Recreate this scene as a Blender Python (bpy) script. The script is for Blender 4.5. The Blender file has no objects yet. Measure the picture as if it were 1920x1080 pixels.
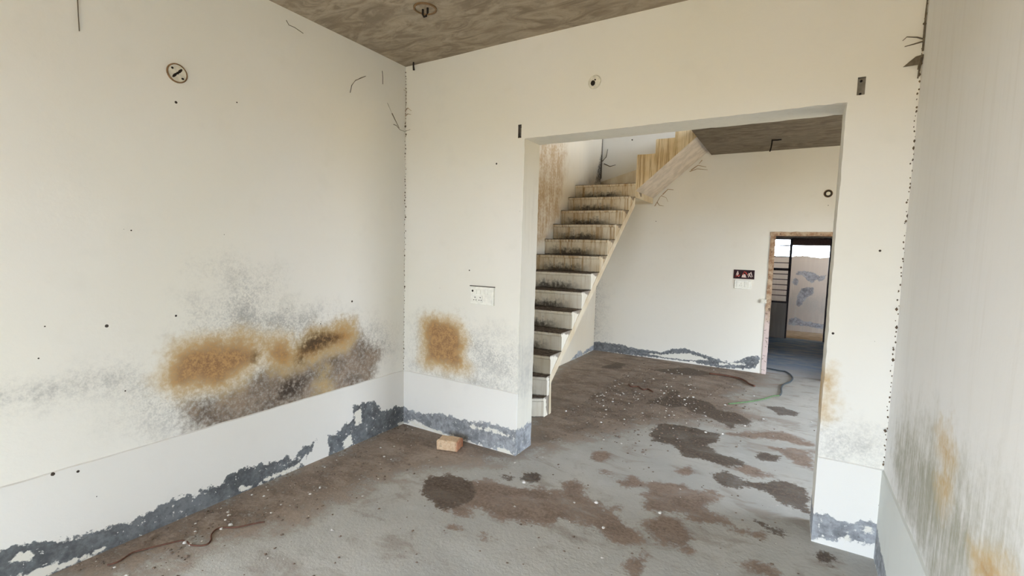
import bpy, math, random
import numpy as np
from mathutils import Vector, Matrix, noise as mnoise

random.seed(7)
scene = bpy.context.scene
COL = scene.collection

# ------------------------------------------------------------------ camera
CR, CU, CF = [0.857215, 0.514301, 0.026021], [-0.064391, 0.056917, 0.9963], [-0.510917, 0.855719, -0.081906]
cam_data = bpy.data.cameras.new('camera')
cam_data.sensor_fit = 'HORIZONTAL'; cam_data.sensor_width = 36.0
cam_data.lens = 16.4811
cam_data.clip_start = 0.02
cam = bpy.data.objects.new('camera', cam_data); COL.objects.link(cam)
m = Matrix.Identity(4)
for i in range(3):
    m[i][0], m[i][1], m[i][2] = CR[i], CU[i], -CF[i]
m[0][3], m[1][3], m[2][3] = 0.0, 0.0, 1.6
cam.matrix_world = m
scene.camera = cam

# ------------------------------------------------------------------ sky and light
world = bpy.data.worlds.new('overcast_sky'); scene.world = world
world.use_nodes = True
bg = world.node_tree.nodes['Background']
bg.inputs[0].default_value = (0.80, 0.92, 1.07, 1)
bg.inputs[1].default_value = 20.0

def portal(name, loc, rot, sx, sy):
    """sampling guide in a real opening: it adds no light of its own"""
    l = bpy.data.lights.new(name, 'AREA'); l.shape = 'RECTANGLE'; l.size = sx; l.size_y = sy
    l.cycles.is_portal = True
    o = bpy.data.objects.new(name, l); COL.objects.link(o)
    o.location = loc; o.rotation_euler = rot
    return o
HP = math.pi / 2
REAR_Y = -3.2; XL0 = -2.945
portal('rear_doorway_daylight', (-.65, REAR_Y - .25, 1.1), (HP, 0, 0), 1.7, 2.2)          # shines towards +Y
portal('left_doorway_daylight', (XL0 - .25, -1.35, 1.1), (0, -HP, 0), 2.2, 1.9)                # shines towards +X
portal('terrace_daylight', (3.15, 4.8, 4.2), (0, HP, 0), 2.0, 2.0)                           # shines towards -X
portal('hall_side_daylight', (3.25, 4.6, 1.05), (0, HP, 0), 2.1, 2.0)                         # shines towards -X
portal('yard_daylight', (.27, 10.66, 1.0), (-HP, 0, 0), .7, 1.9)                             # shines towards -Y
scene.view_settings.view_transform = 'Standard'
scene.view_settings.look = 'None'
scene.view_settings.gamma = 1.0
scene.view_settings.use_curve_mapping = False
scene.view_settings.exposure = 0.17
scene.cycles.max_bounces = 6
scene.cycles.diffuse_bounces = 5
scene.cycles.sample_clamp_indirect = 8.0

# ------------------------------------------------------------------ measured outlines of stains, cables ... (metres, on their own surfaces)
DATA = {}
DATA['left'] = {}
DATA['left']['orange'] = [[[1.181,0.899],[1.237,0.972],[1.315,1.045],[1.466,1.045],[1.645,1.019],[1.741,0.968],[1.816,0.868],[1.737,0.783],[1.639,0.743],[1.535,0.707],[1.437,0.708],[1.305,0.713],[1.212,0.754],[1.175,0.847]],[[1.951,0.87],[2.067,0.931],[2.191,0.996],[2.356,1.011],[2.498,0.979],[2.525,0.877],[2.443,0.815],[2.254,0.804],[2.142,0.755],[2.021,0.751],[1.95,0.792]],[[2.188,0.689],[2.269,0.672],[2.26,0.502],[2.211,0.507]],[[1.717,0.997],[1.952,0.962],[2.008,0.834],[1.949,0.739],[1.762,0.778]]]
DATA['left']['brown'] = [[[1.295,0.7],[1.479,0.674],[1.638,0.706],[1.737,0.783],[1.895,0.828],[2.098,0.954],[2.223,1.006],[2.479,0.988],[2.611,0.849],[2.772,0.729],[2.751,0.637],[2.69,0.458],[2.251,0.403],[1.944,0.407],[1.73,0.408],[1.484,0.426],[1.31,0.518]]]
DATA['left']['black'] = [[[2.008,0.861],[2.067,0.918],[2.159,0.959],[2.271,0.957],[2.39,0.912],[2.355,0.873],[2.254,0.847],[2.158,0.821],[2.066,0.81]],[[2.007,0.807],[2.066,0.823],[2.065,0.756],[2.021,0.751]],[[1.865,0.627],[1.948,0.673],[2.094,0.654],[2.063,0.579],[1.975,0.52],[1.863,0.523]],[[2.286,0.734],[2.354,0.735],[2.354,0.699],[2.303,0.694]],[[1.678,0.893],[1.74,0.907],[1.738,0.82],[1.689,0.83]]]
DATA['left']['grey'] = [[[1.311,1.198],[1.34,1.272],[1.47,1.262],[1.549,1.386],[1.387,1.454],[1.599,1.499],[1.732,1.431],[1.914,1.373],[1.854,1.232],[2.03,1.163],[2.248,1.143],[2.391,1.068],[2.711,0.989],[2.922,0.909],[3.007,0.764],[2.956,0.654],[2.712,0.563],[2.389,0.526],[1.714,0.49],[1.249,0.455],[1.064,0.573],[0.975,0.664],[1.0,0.742],[0.864,0.833],[0.676,0.852],[0.529,0.873],[0.531,0.915],[0.678,0.894],[0.848,0.923],[0.931,0.94],[1.087,0.921],[1.183,0.871],[1.266,1.037]]]
DATA['left']['grey2'] = [[[1.769,1.113],[1.9,1.136],[2.069,1.106],[2.192,1.12],[2.175,0.998],[1.953,1.001],[1.805,1.034]],[[1.602,1.214],[1.684,1.206],[1.706,1.096],[1.623,1.094]],[[0.53,0.891],[0.531,0.915],[0.644,0.895],[0.789,0.91],[0.909,0.931],[1.029,0.913],[0.95,0.889],[0.787,0.879],[0.677,0.869]],[[0.907,0.294],[0.94,0.308],[0.985,0.303],[0.977,0.277],[0.917,0.27]],[[1.825,0.273],[1.866,0.299],[1.88,0.281],[1.852,0.244]]]
DATA['left']['peel'] = [[[0.456,0.214],[0.547,0.208],[0.586,0.212],[0.651,0.192],[0.731,0.164],[0.821,0.127],[0.845,0.135],[0.932,0.127],[0.991,0.125],[1.031,0.094],[1.11,0.121],[1.154,0.131],[1.239,0.133],[1.307,0.125],[1.335,0.079],[1.358,0.132],[1.495,0.111],[1.505,0.152],[1.591,0.163],[1.712,0.151],[1.875,0.115],[1.922,0.137],[1.956,0.084],[2.067,0.059],[1.973,0.099],[2.053,0.156],[2.15,0.147],[2.107,0.086],[2.012,0.047],[2.066,-0.022],[1.991,-0.05],[1.558,-0.023],[1.133,-0.071],[0.637,-0.029],[0.447,0.022]],[[2.259,0.162],[2.359,0.155],[2.407,0.194],[2.497,0.221],[2.489,0.313],[2.573,0.331],[2.734,0.294],[2.791,0.205],[2.868,0.176],[2.969,0.193],[3.074,0.148],[3.097,-0.056],[2.811,-0.03],[2.522,-0.01],[2.258,-0.009]],[[2.039,0.124],[2.094,0.142],[2.157,0.151],[2.136,0.114],[2.08,0.084]]]
DATA['left']['keep'] = [[[0.574,0.16],[0.599,0.168],[0.634,0.159],[0.659,0.119],[0.633,0.119],[0.573,0.142]],[[0.595,0.058],[0.71,0.05],[0.817,0.028],[0.916,0.026],[0.865,0.001],[0.747,0.005],[0.665,0.008],[0.588,0.032]],[[1.569,0.049],[1.618,0.048],[1.699,0.013],[1.784,0.036],[1.992,0.03],[2.016,0.044],[2.016,-0.002],[1.762,0.007],[1.657,-0.001],[1.578,0.024]],[[2.497,0.262],[2.573,0.282],[2.582,0.167],[2.522,0.151]],[[2.374,0.069],[2.472,0.098],[2.496,0.013],[2.406,-0.01]],[[2.744,0.007],[2.85,-0.006],[2.84,-0.025],[2.754,-0.011]],[[2.991,0.025],[3.096,0.024],[3.075,-0.033],[3.012,-0.028]]]
DATA['part'] = {}
DATA['part']['orange'] = [[[-2.725,0.956],[-2.612,1.009],[-2.405,1.029],[-2.293,0.982],[-2.263,0.839],[-2.288,0.756],[-2.22,0.623],[-2.317,0.563],[-2.499,0.571],[-2.677,0.553],[-2.757,0.626],[-2.729,0.781]],[[0.173,0.947],[0.21,0.953],[0.239,0.908],[0.241,0.81],[0.211,0.743],[0.164,0.718]]]
DATA['part']['brown'] = []
DATA['part']['black'] = []
DATA['part']['grey'] = [[[-2.394,1.048],[-2.123,0.987],[-1.702,0.868],[-1.689,0.477],[-2.217,0.499],[-2.799,0.486],[-2.888,0.52],[-2.868,0.955],[-2.683,1.02]],[[0.141,0.683],[0.335,0.695],[0.472,0.682],[0.488,0.469],[0.302,0.49],[0.154,0.476]]]
DATA['part']['grey2'] = [[[-2.862,0.485],[-2.383,0.498],[-1.76,0.476],[-1.761,0.506],[-2.384,0.539],[-2.863,0.514]],[[0.187,0.484],[0.276,0.495],[0.401,0.491],[0.404,0.462],[0.337,0.456],[0.188,0.466]]]
DATA['part']['peel'] = [[[-2.952,0.163],[-2.84,0.147],[-2.721,0.14],[-2.568,0.172],[-2.494,0.18],[-2.314,0.181],[-2.176,0.182],[-2.044,0.21],[-1.931,0.207],[-1.822,0.204],[-1.701,0.211],[-1.694,-0.001],[-1.784,-0.017],[-1.863,0.031],[-2.006,-0.004],[-2.258,0.013],[-2.346,0.014],[-2.473,-0.0],[-2.623,0.025],[-2.799,0.055],[-2.94,0.001]],[[0.167,0.154],[0.192,0.175],[0.237,0.189],[0.289,0.168],[0.338,0.16],[0.377,0.16],[0.394,0.191],[0.449,0.218],[0.493,0.187],[0.494,0.103],[0.427,0.066],[0.336,0.056],[0.247,0.034],[0.167,0.005]]]
DATA['part']['keep'] = [[[-2.899,0.041],[-2.779,0.052],[-2.661,0.032],[-2.529,0.024],[-2.346,0.021],[-2.454,-0.011],[-2.604,0.007],[-2.798,0.009]],[[-2.209,0.146],[-2.092,0.165],[-1.93,0.166],[-1.789,0.151],[-1.789,0.137],[-1.961,0.139],[-2.192,0.129]],[[-1.926,0.016],[-1.847,0.035],[-1.77,0.014],[-1.769,-0.02],[-1.862,-0.01]],[[0.316,0.064],[0.347,0.1],[0.369,0.064],[0.337,0.046]],[[0.406,0.152],[0.447,0.172],[0.454,0.143],[0.423,0.12]]]
DATA['right'] = {}
DATA['right']['orange'] = [[[2.159,0.988],[2.037,1.022],[1.996,0.978],[2.079,0.924],[2.14,0.94]],[[2.129,0.834],[2.012,0.884],[1.968,0.83],[2.053,0.783]],[[1.708,0.803],[1.594,0.856],[1.511,0.861],[1.544,0.785],[1.688,0.74]]]
DATA['right']['brown'] = []
DATA['right']['black'] = []
DATA['right']['grey'] = [[[2.939,0.671],[2.911,0.847],[2.613,0.963],[2.327,1.018],[2.088,1.02],[1.9,1.028],[1.743,1.023],[1.588,1.03],[1.461,1.036],[1.413,0.861],[2.036,0.444],[2.243,0.479],[2.797,0.508]]]
DATA['right']['grey2'] = [[[2.93,0.652],[2.549,0.82],[2.258,0.847],[2.078,0.848],[1.884,0.855],[1.786,0.811],[1.722,0.732],[1.701,0.669],[1.991,0.474],[2.255,0.507],[2.69,0.513]]]
DATA['right']['peel'] = [[[1.0,0.0],[1.0,0.03],[2.2,0.05],[2.6,0.1],[3.0,0.16],[3.08,0.2],[3.08,0]]]
DATA['right']['keep'] = []
DATA['back'] = {}
DATA['back']['orange'] = []
DATA['back']['brown'] = []
DATA['back']['black'] = []
DATA['back']['grey'] = [[[-2.888,1.612],[-2.702,1.531],[-2.539,0.855],[-2.46,0.087],[-2.823,0.04]]]
DATA['back']['grey2'] = []
DATA['back']['peel'] = [[[-2.826,0.128],[-2.67,0.139],[-2.463,0.148],[-2.244,0.15],[-1.947,0.112],[-1.623,0.114],[-1.471,0.184],[-1.282,0.217],[-1.094,0.171],[-0.805,0.11],[-0.665,0.092],[-0.501,0.177],[-0.47,0.212],[-0.309,0.249],[-0.309,0.145],[-0.369,0.062],[-0.526,0.022],[-0.798,-0.004],[-1.16,0.027],[-1.698,0.014],[-2.109,-0.003],[-2.821,-0.004]]]
DATA['back']['keep'] = [[[-1.903,0.068],[-1.621,0.074],[-1.241,0.151],[-0.946,0.098],[-1.161,0.051],[-1.619,0.033]],[[-0.837,0.067],[-0.465,0.122],[-0.463,0.092],[-0.8,0.034]]]
DATA['stairwall'] = {}
DATA['stairwall']['orange'] = []
DATA['stairwall']['brown'] = []
DATA['stairwall']['black'] = [[[7.062,2.929],[7.137,3.124],[7.418,3.058],[7.459,2.732],[6.935,2.639]]]
DATA['stairwall']['grey'] = [[[6.576,2.613],[6.906,2.904],[7.413,3.104],[7.468,2.661],[6.202,2.502]]]
DATA['stairwall']['grey2'] = []
DATA['stairwall']['peel'] = [[[6.2,0],[6.3,0.03],[6.6,0.1],[6.7,0.04],[7.2,0.09],[7.2,0]]]
DATA['stairwall']['keep'] = []
DATA['stairwall']['rust'] = [[[4.937,2.976],[5.803,3.072],[5.915,2.88],[5.753,2.542],[5.742,2.113],[5.29,1.744],[5.024,1.592]]]
DATA['court'] = {}
DATA['court']['orange'] = []
DATA['court']['brown'] = []
DATA['court']['black'] = []
DATA['court']['grey'] = [[[-2,0.3],[2.5,0.3],[2.5,0.8],[-2,0.8]]]
DATA['court']['grey2'] = []
DATA['court']['peel'] = [[[0.023,1.225],[0.113,1.298],[0.346,1.295],[0.489,1.207],[0.6,1.226],[0.585,1.118],[0.497,1.086],[0.448,1.137],[0.385,1.052],[0.289,1.101],[0.189,1.205]],[[0.006,1.113],[0.098,1.159],[0.138,1.092],[0.098,0.979],[0.025,1.003]],[[0.162,0.9],[0.252,0.961],[0.403,0.957],[0.401,0.807],[0.29,0.743],[0.229,0.6],[0.164,0.511],[0.113,0.563],[0.124,0.759]],[[-0.01,0.243],[0.129,0.313],[0.229,0.239],[0.647,0.199],[0.632,0.088],[0.33,0.124],[-0.002,0.117]]]
DATA['court']['keep'] = []
DATA['floor'] = {}
DATA['floor']['dirt'] = [[[-3.089,0.469],[-3.096,0.677],[-3.115,0.975],[-2.999,2.053],[-3.073,3.207],[-1.825,3.191],[-2.198,4.004],[-2.477,4.439],[-2.64,5.429],[-2.8,7.429],[-0.232,7.387],[-0.184,6.856],[-0.359,6.267],[-0.458,5.768],[-0.315,5.332],[-0.067,5.137],[-0.276,4.825],[-0.591,4.738],[-1.054,4.284],[-1.407,3.659],[-1.663,3.181],[-1.699,2.913],[-1.896,2.78],[-2.155,2.484],[-2.313,2.227],[-2.331,1.887],[-2.373,1.553],[-2.498,1.268],[-2.586,1.01],[-2.622,0.811]]]
DATA['floor']['brownp'] = [[[-2.046,2.292],[-2.078,2.438],[-2.002,2.549],[-1.893,2.562],[-1.81,2.547],[-1.757,2.654],[-1.662,2.66],[-1.571,2.623],[-1.423,2.709],[-1.289,2.719],[-1.488,2.703],[-1.344,2.746],[-1.215,2.747],[-1.277,2.88],[-1.214,2.96],[-1.138,2.973],[-1.105,2.854],[-1.016,2.783],[-0.895,2.77],[-0.85,2.846],[-0.824,2.788],[-0.836,2.721],[-0.716,2.637],[-0.643,2.56],[-0.662,2.455],[-0.738,2.427],[-0.834,2.484],[-0.91,2.51],[-1.056,2.465],[-1.154,2.374],[-1.312,2.279],[-1.471,2.268],[-1.589,2.278],[-1.565,2.227],[-1.606,2.147],[-1.675,2.154],[-1.769,2.158],[-1.871,2.182],[-1.946,2.205]],[[-0.754,3.055],[-0.743,3.239],[-0.562,3.36],[-0.493,3.298],[-0.367,3.382],[-0.301,3.291],[-0.37,3.119],[-0.297,3.05],[-0.171,2.996],[-0.034,2.985],[-0.041,2.907],[-0.13,2.921],[-0.281,2.924],[-0.399,2.899],[-0.507,2.939],[-0.598,2.879],[-0.72,2.857]],[[-0.679,2.688],[-0.592,2.854],[-0.492,2.865],[-0.447,2.763],[-0.368,2.717],[-0.364,2.562],[-0.479,2.574],[-0.591,2.594]],[[-1.132,3.211],[-1.104,3.272],[-0.983,3.114],[-0.924,3.173],[-0.891,3.272],[-0.786,3.173],[-0.865,3.032],[-0.95,3.063]],[[-1.281,3.327],[-1.254,3.487],[-1.152,3.532],[-1.12,3.414],[-1.204,3.311]],[[-0.657,3.531],[-0.561,3.682],[-0.521,3.541],[-0.582,3.461]],[[-0.065,4.4],[0.091,4.507],[0.245,4.51],[0.232,4.09],[0.15,4.163],[0.032,4.266]],[[-0.45,4.532],[-0.232,4.682],[-0.013,4.896],[0.156,4.772],[0.266,4.68],[0.248,4.615],[0.026,4.625],[-0.306,4.511]],[[-0.254,3.933],[-0.104,3.905],[-0.044,3.823],[-0.121,3.694],[-0.24,3.772]],[[-0.127,2.613],[-0.082,2.693],[-0.011,2.688],[0.049,2.649],[0.05,2.612],[-0.053,2.545],[-0.105,2.588]],[[-1.437,2.089],[-1.407,2.138],[-1.332,2.111],[-1.366,2.062]],[[-1.699,2.044],[-1.676,2.069],[-1.649,2.037]],[[-1.642,2.051],[-1.546,2.085],[-1.539,2.06],[-1.583,1.993]],[[-0.668,2.321],[-0.586,2.438],[-0.542,2.403],[-0.53,2.235],[-0.603,2.188]]]
DATA['floor']['damp'] = [[[-2.046,2.292],[-2.078,2.438],[-2.002,2.549],[-1.893,2.562],[-1.78,2.525],[-1.672,2.412],[-1.655,2.28],[-1.689,2.189],[-1.769,2.158],[-1.871,2.182],[-1.946,2.205]],[[-1.708,2.732],[-1.665,2.776],[-1.58,2.773],[-1.563,2.698],[-1.633,2.679]],[[-1.57,2.78],[-1.551,2.868],[-1.463,2.882],[-1.419,2.823],[-1.46,2.753],[-1.53,2.734]],[[-0.998,4.093],[-0.999,4.406],[-0.861,4.503],[-0.668,4.506],[-0.483,4.509],[-0.43,4.368],[-0.505,4.152],[-0.425,4.053],[-0.262,4.019],[-0.197,3.972],[-0.249,3.871],[-0.364,3.815],[-0.489,3.819],[-0.648,3.804],[-0.767,3.972],[-0.929,3.969]],[[-0.432,3.642],[-0.354,3.736],[-0.233,3.696],[-0.145,3.64],[-0.027,3.756],[0.106,3.808],[0.196,3.724],[0.194,3.403],[0.106,3.404],[0.021,3.441],[-0.047,3.561],[-0.153,3.561],[-0.24,3.467],[-0.354,3.499]],[[-0.177,4.124],[-0.107,4.269],[0.017,4.256],[-0.025,4.112],[-0.127,4.065]],[[-1.258,4.906],[-1.234,5.173],[-1.141,5.277],[-1.14,5.713],[-1.028,5.584],[-1.029,5.357],[-0.873,5.45],[-0.682,5.385],[-0.572,5.208],[-0.405,5.183],[-0.236,5.007],[-0.244,4.852],[-0.336,4.848],[-0.394,4.683],[-0.523,4.821],[-0.632,4.895],[-0.761,4.933],[-0.897,5.094],[-0.997,4.941],[-1.145,5.003]],[[-0.151,5.606],[0.008,5.718],[0.156,5.578],[0.126,5.442],[-0.025,5.374]],[[0.186,2.921],[0.239,2.999],[0.28,2.961],[0.275,2.874],[0.224,2.882]],[[-0.123,3.136],[-0.051,3.102],[0.018,3.094],[0.084,3.038],[0.053,2.993],[-0.025,3.04]],[[-2.198,6.144],[-2.129,6.589],[-1.957,6.556],[-1.96,6.175]],[[-1.564,6.469],[-1.186,6.9],[-0.772,6.775],[-0.95,6.509],[-1.311,6.376]]]
DATA['cable'] = [[-0.312,7.511],[-0.211,7.512],[-0.078,7.466],[0.006,7.457],[0.064,7.295],[0.09,7.087],[0.055,6.85],[-0.012,6.656],[-0.026,6.455],[-0.022,6.276],[-0.04,6.115],[-0.097,6.05],[-0.17,5.881],[-0.29,5.683],[-0.409,5.533],[-0.498,5.427]]
DATA['cord2'] = [[-0.869,6.673],[-0.673,6.686],[-0.51,6.648],[-0.428,6.556],[-0.37,6.425],[-0.307,6.359]]
DATA['cord1'] = [[-2.789,0.869],[-2.773,0.907],[-2.8,0.975],[-2.778,1.026],[-2.742,1.096],[-2.698,1.164],[-2.622,1.167],[-2.562,1.206],[-2.579,1.242],[-2.633,1.273],[-2.657,1.325],[-2.586,1.381],[-2.536,1.458],[-2.507,1.496]]
DATA['twig'] = [[-1.618,5.532],[-1.559,5.442],[-1.494,5.489],[-1.406,5.404],[-1.373,5.47],[-1.289,5.386]]
DATA['spotsL'] = [[1.304,2.352],[1.633,2.442],[0.733,1.19],[0.96,1.163],[1.047,1.651],[1.078,1.647],[1.54,1.644],[1.795,1.637],[1.942,1.16],[2.115,1.174],[2.206,1.02],[1.27,1.181],[1.025,0.812],[0.82,0.462],[2.493,1.162],[0.886,0.304],[0.73,0.485],[0.706,1.045],[2.25,1.391]]
DATA['spotsP'] = [[-2.0,2.252],[-1.781,1.887],[-2.238,1.423],[-0.952,2.332],[-2.54,1.26],[0.393,1.169],[0.272,0.5],[0.21,1.19],[0.381,1.643]]
DATA['spotsB'] = [[0.331,2.258],[-1.802,2.076]]
DATA['thread'] = [[0.905,2.731],[0.905,2.636],[0.906,2.567]]
DATA['strands'] = [[[1.961,3.054],[1.98,3.031],[2.022,3.032],[2.085,3.019]],[[2.477,2.744],[2.492,2.803],[2.527,2.849],[2.626,2.912]],[[2.796,3.008],[2.802,2.96],[2.802,2.905]]]
DATA['chips'] = [[-0.848,2.526],[-0.981,2.763],[-0.608,2.871],[-2.64,1.377],[-2.646,1.331],[-2.677,1.162],[-2.634,1.168],[-1.857,4.225],[-2.58,1.919],[-1.496,2.731]]

# ------------------------------------------------------------------ node helpers
class S:
    def __init__(s, t, k): s.t = t; s.k = k
    def __add__(s, o): return s.t.math('ADD', s, o)
    def __radd__(s, o): return s.t.math('ADD', s, o)
    def __sub__(s, o): return s.t.math('SUBTRACT', s, o)
    def __rsub__(s, o): return s.t.math('SUBTRACT', o, s)
    def __mul__(s, o): return s.t.math('MULTIPLY', s, o)
    def __rmul__(s, o): return s.t.math('MULTIPLY', s, o)

class T:
    def __init__(t, name, rough=.9):
        t.mat = bpy.data.materials.new(name); t.mat.use_nodes = True
        t.nt = t.mat.node_tree
        t.bsdf = t.nt.nodes['Principled BSDF']
        t.bsdf.inputs['Roughness'].default_value = rough
        t.bsdf.inputs['Specular IOR Level'].default_value = .25
        t._pos = None
    def put(t, sock, v):
        if isinstance(v, S): t.nt.links.new(v.k, sock)
        elif isinstance(v, (tuple, list)) and len(v) == 3 and sock.type == 'RGBA': sock.default_value = (*v, 1)
        else: sock.default_value = v
    def math(t, op, a, b=0.0, c=0.0, clamp=False):
        n = t.nt.nodes.new('ShaderNodeMath'); n.operation = op; n.use_clamp = clamp
        t.put(n.inputs[0], a); t.put(n.inputs[1], b)
        return S(t, n.outputs[0])
    def pos(t):
        if t._pos is None:
            t._pos = S(t, t.nt.nodes.new('ShaderNodeTexCoord').outputs['Object'])
        return t._pos
    def world_pos(t):
        return S(t, t.nt.nodes.new('ShaderNodeNewGeometry').outputs['Position'])
    def sc(t, v, k):
        n = t.nt.nodes.new('ShaderNodeVectorMath'); n.operation = 'MULTIPLY'
        t.put(n.inputs[0], v); n.inputs[1].default_value = k
        return S(t, n.outputs[0])
    def axis(t, v, i):
        n = t.nt.nodes.new('ShaderNodeSeparateXYZ'); t.put(n.inputs[0], v)
        return S(t, n.outputs[i])
    def normal_z(t):
        return t.axis(S(t, t.nt.nodes.new('ShaderNodeNewGeometry').outputs['True Normal']), 2)
    def noise(t, scale, detail=3, rough=.55, vec=None, dist=0.0):
        n = t.nt.nodes.new('ShaderNodeTexNoise')
        t.put(n.inputs['Vector'], vec if vec is not None else t.pos())
        n.inputs['Scale'].default_value = scale; n.inputs['Detail'].default_value = detail
        n.inputs['Roughness'].default_value = rough; n.inputs['Distortion'].default_value = dist
        return S(t, n.outputs[0])
    def voronoi(t, scale, vec=None):
        n = t.nt.nodes.new('ShaderNodeTexVoronoi')
        t.put(n.inputs['Vector'], vec if vec is not None else t.pos()); n.inputs['Scale'].default_value = scale
        return S(t, n.outputs[0])
    def attr(t, name):
        n = t.nt.nodes.new('ShaderNodeAttribute'); n.attribute_name = name
        return S(t, n.outputs['Fac'])
    def smooth(t, x, a, b):
        n = t.nt.nodes.new('ShaderNodeMapRange'); n.interpolation_type = 'SMOOTHSTEP'
        t.put(n.inputs[0], x); n.inputs[1].default_value = a; n.inputs[2].default_value = b
        return S(t, n.outputs[0])
    def mix(t, f, a, b):
        n = t.nt.nodes.new('ShaderNodeMix'); n.data_type = 'RGBA'
        t.put(n.inputs[0], f); t.put(n.inputs[6], a); t.put(n.inputs[7], b)
        return S(t, n.outputs[2])
    def color(t, c): t.put(t.bsdf.inputs['Base Color'], c)
    def bump(t, h, strength=.5, dist=.01):
        n = t.nt.nodes.new('ShaderNodeBump'); t.put(n.inputs['Height'], h)
        n.inputs['Strength'].default_value = strength; n.inputs['Distance'].default_value = dist
        t.nt.links.new(n.outputs[0], t.bsdf.inputs['Normal'])

def plain(name, c, rough=.7, metal=0.0, var=.15, scale=40):
    t = T(name, rough)
    n = t.noise(scale, 3)
    t.color(t.mix(t.smooth(n, .35, .65), tuple(x * (1 - var) for x in c), tuple(min(1, x * (1 + var)) for x in c)))
    t.bsdf.inputs['Metallic'].default_value = metal
    t.bump(n, .15, .003)
    return t.mat

STAINS = ['orange', 'brown', 'black', 'grey', 'grey2', 'peel', 'keep', 'rust']
def wall_mat(name, base=(.765, .745, .698), base2=(.75, .727, .655), streaky=0.0, damp=False, rust=False, greycol=(.36, .355, .34), under=(.165, .17, .178)):
    t = T(name, .92)
    big = t.noise(.9, 1); mid = t.noise(6, 2, .6); fine = t.noise(34, 3, .65)
    col = t.mix(t.smooth(big, .3, .7), base, base2)
    col = t.mix(t.smooth(mid, .55, .8) * .2, col, tuple(x * .88 for x in base2))
    # long soft runs of dirt down the paint
    st = t.noise(1, 3, .65, t.sc(t.pos(), (24, 24, 1.5)))
    if streaky:
        col = t.mix(t.smooth(st, .48, .75) * streaky, col, (.54, .51, .45))
    wob = mid * .5 + fine * .5
    grain = t.noise(95, 3, .7)
    if streaky:
        fs = t.noise(1, 3, .7, t.sc(t.pos(), (70, 70, 4)))
        gate = t.smooth(fs * .4 + st * .3 + wob * .3, .32, .62)
    else:
        gate = t.smooth(grain * .55 + wob * .45, .38, .62)
    g = t.smooth(t.attr('grey') + (wob - .5) * .40, -.14, .26) * gate
    col = t.mix(g * (.9 if streaky else .72), col, greycol)
    g2 = t.smooth(t.attr('grey2') + (wob - .5) * .20, -.06, .08) * (gate * .6 + .3)
    col = t.mix(g2 * .62, col, tuple(x * .85 for x in greycol))
    if damp:
        b = t.smooth(t.attr('brown') + (wob - .5) * .24, -.08, .07) * (t.smooth(grain * .5 + fine * .5, .30, .60) * .4 + .6)
        col = t.mix(b * .95, col, t.mix(t.smooth(mid * .5 + grain * .5, .38, .62), (.095, .062, .042), (.25, .18, .125)))
    if damp or streaky:
        oa = t.attr('orange') + (mid - .5) * .16 + (fine - .5) * .12
        oc = t.mix(t.smooth(oa + (grain - .5) * .10, -.03, .11), (.56, .42, .22), t.mix(t.smooth(fine * .5 + grain * .5, .38, .62), (.23, .105, .03), (.46, .26, .09)))
        col = t.mix(t.smooth(oa, -.09, .06) * .92, col, oc)
    if damp:
        k = t.smooth(t.attr('black') + (wob - .5) * .16, -.04, .055) * t.smooth(fine, .25, .55)
        col = t.mix(k * .85, col, (.04, .028, .02))
    if rust:
        r = t.smooth(t.attr('rust') + (mid - .5) * .25, -.12, .15) * t.smooth(st * .3 + wob * .7, .36, .60)
        col = t.mix(r * .8, col, (.44, .29, .15))
    # paint that has come off, and the flakes that still hold
    edge = t.noise(22, 4, .7)
    p0 = t.smooth(t.attr('peel') + (edge - .5) * .11, -.004, .007)
    kp = t.smooth(t.attr('keep') + (edge - .5) * .08, -.004, .006)
    p = p0 * (1.0 - kp) * (1.0 - t.smooth(fine, .63, .68) * .75)
    pc = t.mix(t.smooth(mid * .4 + edge * .6, .34, .66), under, tuple(x * 2.2 for x in under))
    pc = t.mix(t.smooth(fine, .42, .3) * .5, pc, (.10, .10, .10))
    col = t.mix(kp, col, (.70, .675, .60))
    col = t.mix(p, col, pc)
    t.color(col)
    t.bump(mid * .5 + fine * .25 - p0 * .35, .28, .010)
    return t.mat

M = {}
M['paint_left'] = wall_mat('old_white_limewash_left', damp=True, under=(.085, .09, .094))
M['paint_part'] = wall_mat('old_white_limewash_partition', damp=True)
M['dado_left'] = wall_mat('white_dado_left', base=(.735, .716, .675), base2=(.72, .70, .655), under=(.085, .09, .094))
M['dado'] = wall_mat('white_dado', base=(.75, .732, .692), base2=(.735, .715, .67))
M['dado_right'] = wall_mat('pale_green_dado', base=(.62, .63, .59), base2=(.56, .57, .53), streaky=.15)
M['paint_right'] = wall_mat('old_white_limewash_right', streaky=.2, greycol=(.33, .315, .235), base=(.71, .70, .68), base2=(.69, .675, .64))
M['paint_hall'] = wall_mat('cream_limewash_hall', base=(.76, .74, .69), base2=(.74, .705, .63), under=(.10, .104, .108))
M['paint_stair'] = wall_mat('cream_limewash_stairwell', base=(.70, .64, .53), base2=(.66, .58, .45), streaky=.2, rust=True, damp=True)
M['paint_yard'] = wall_mat('weathered_yard_render', base=(.50, .46, .42), base2=(.42, .37, .33), streaky=.6, under=(.17, .18, .20))
M['reveal'] = wall_mat('cream_plaster_reveal', base=(.70, .68, .62), base2=(.64, .61, .53), streaky=.3)

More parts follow.
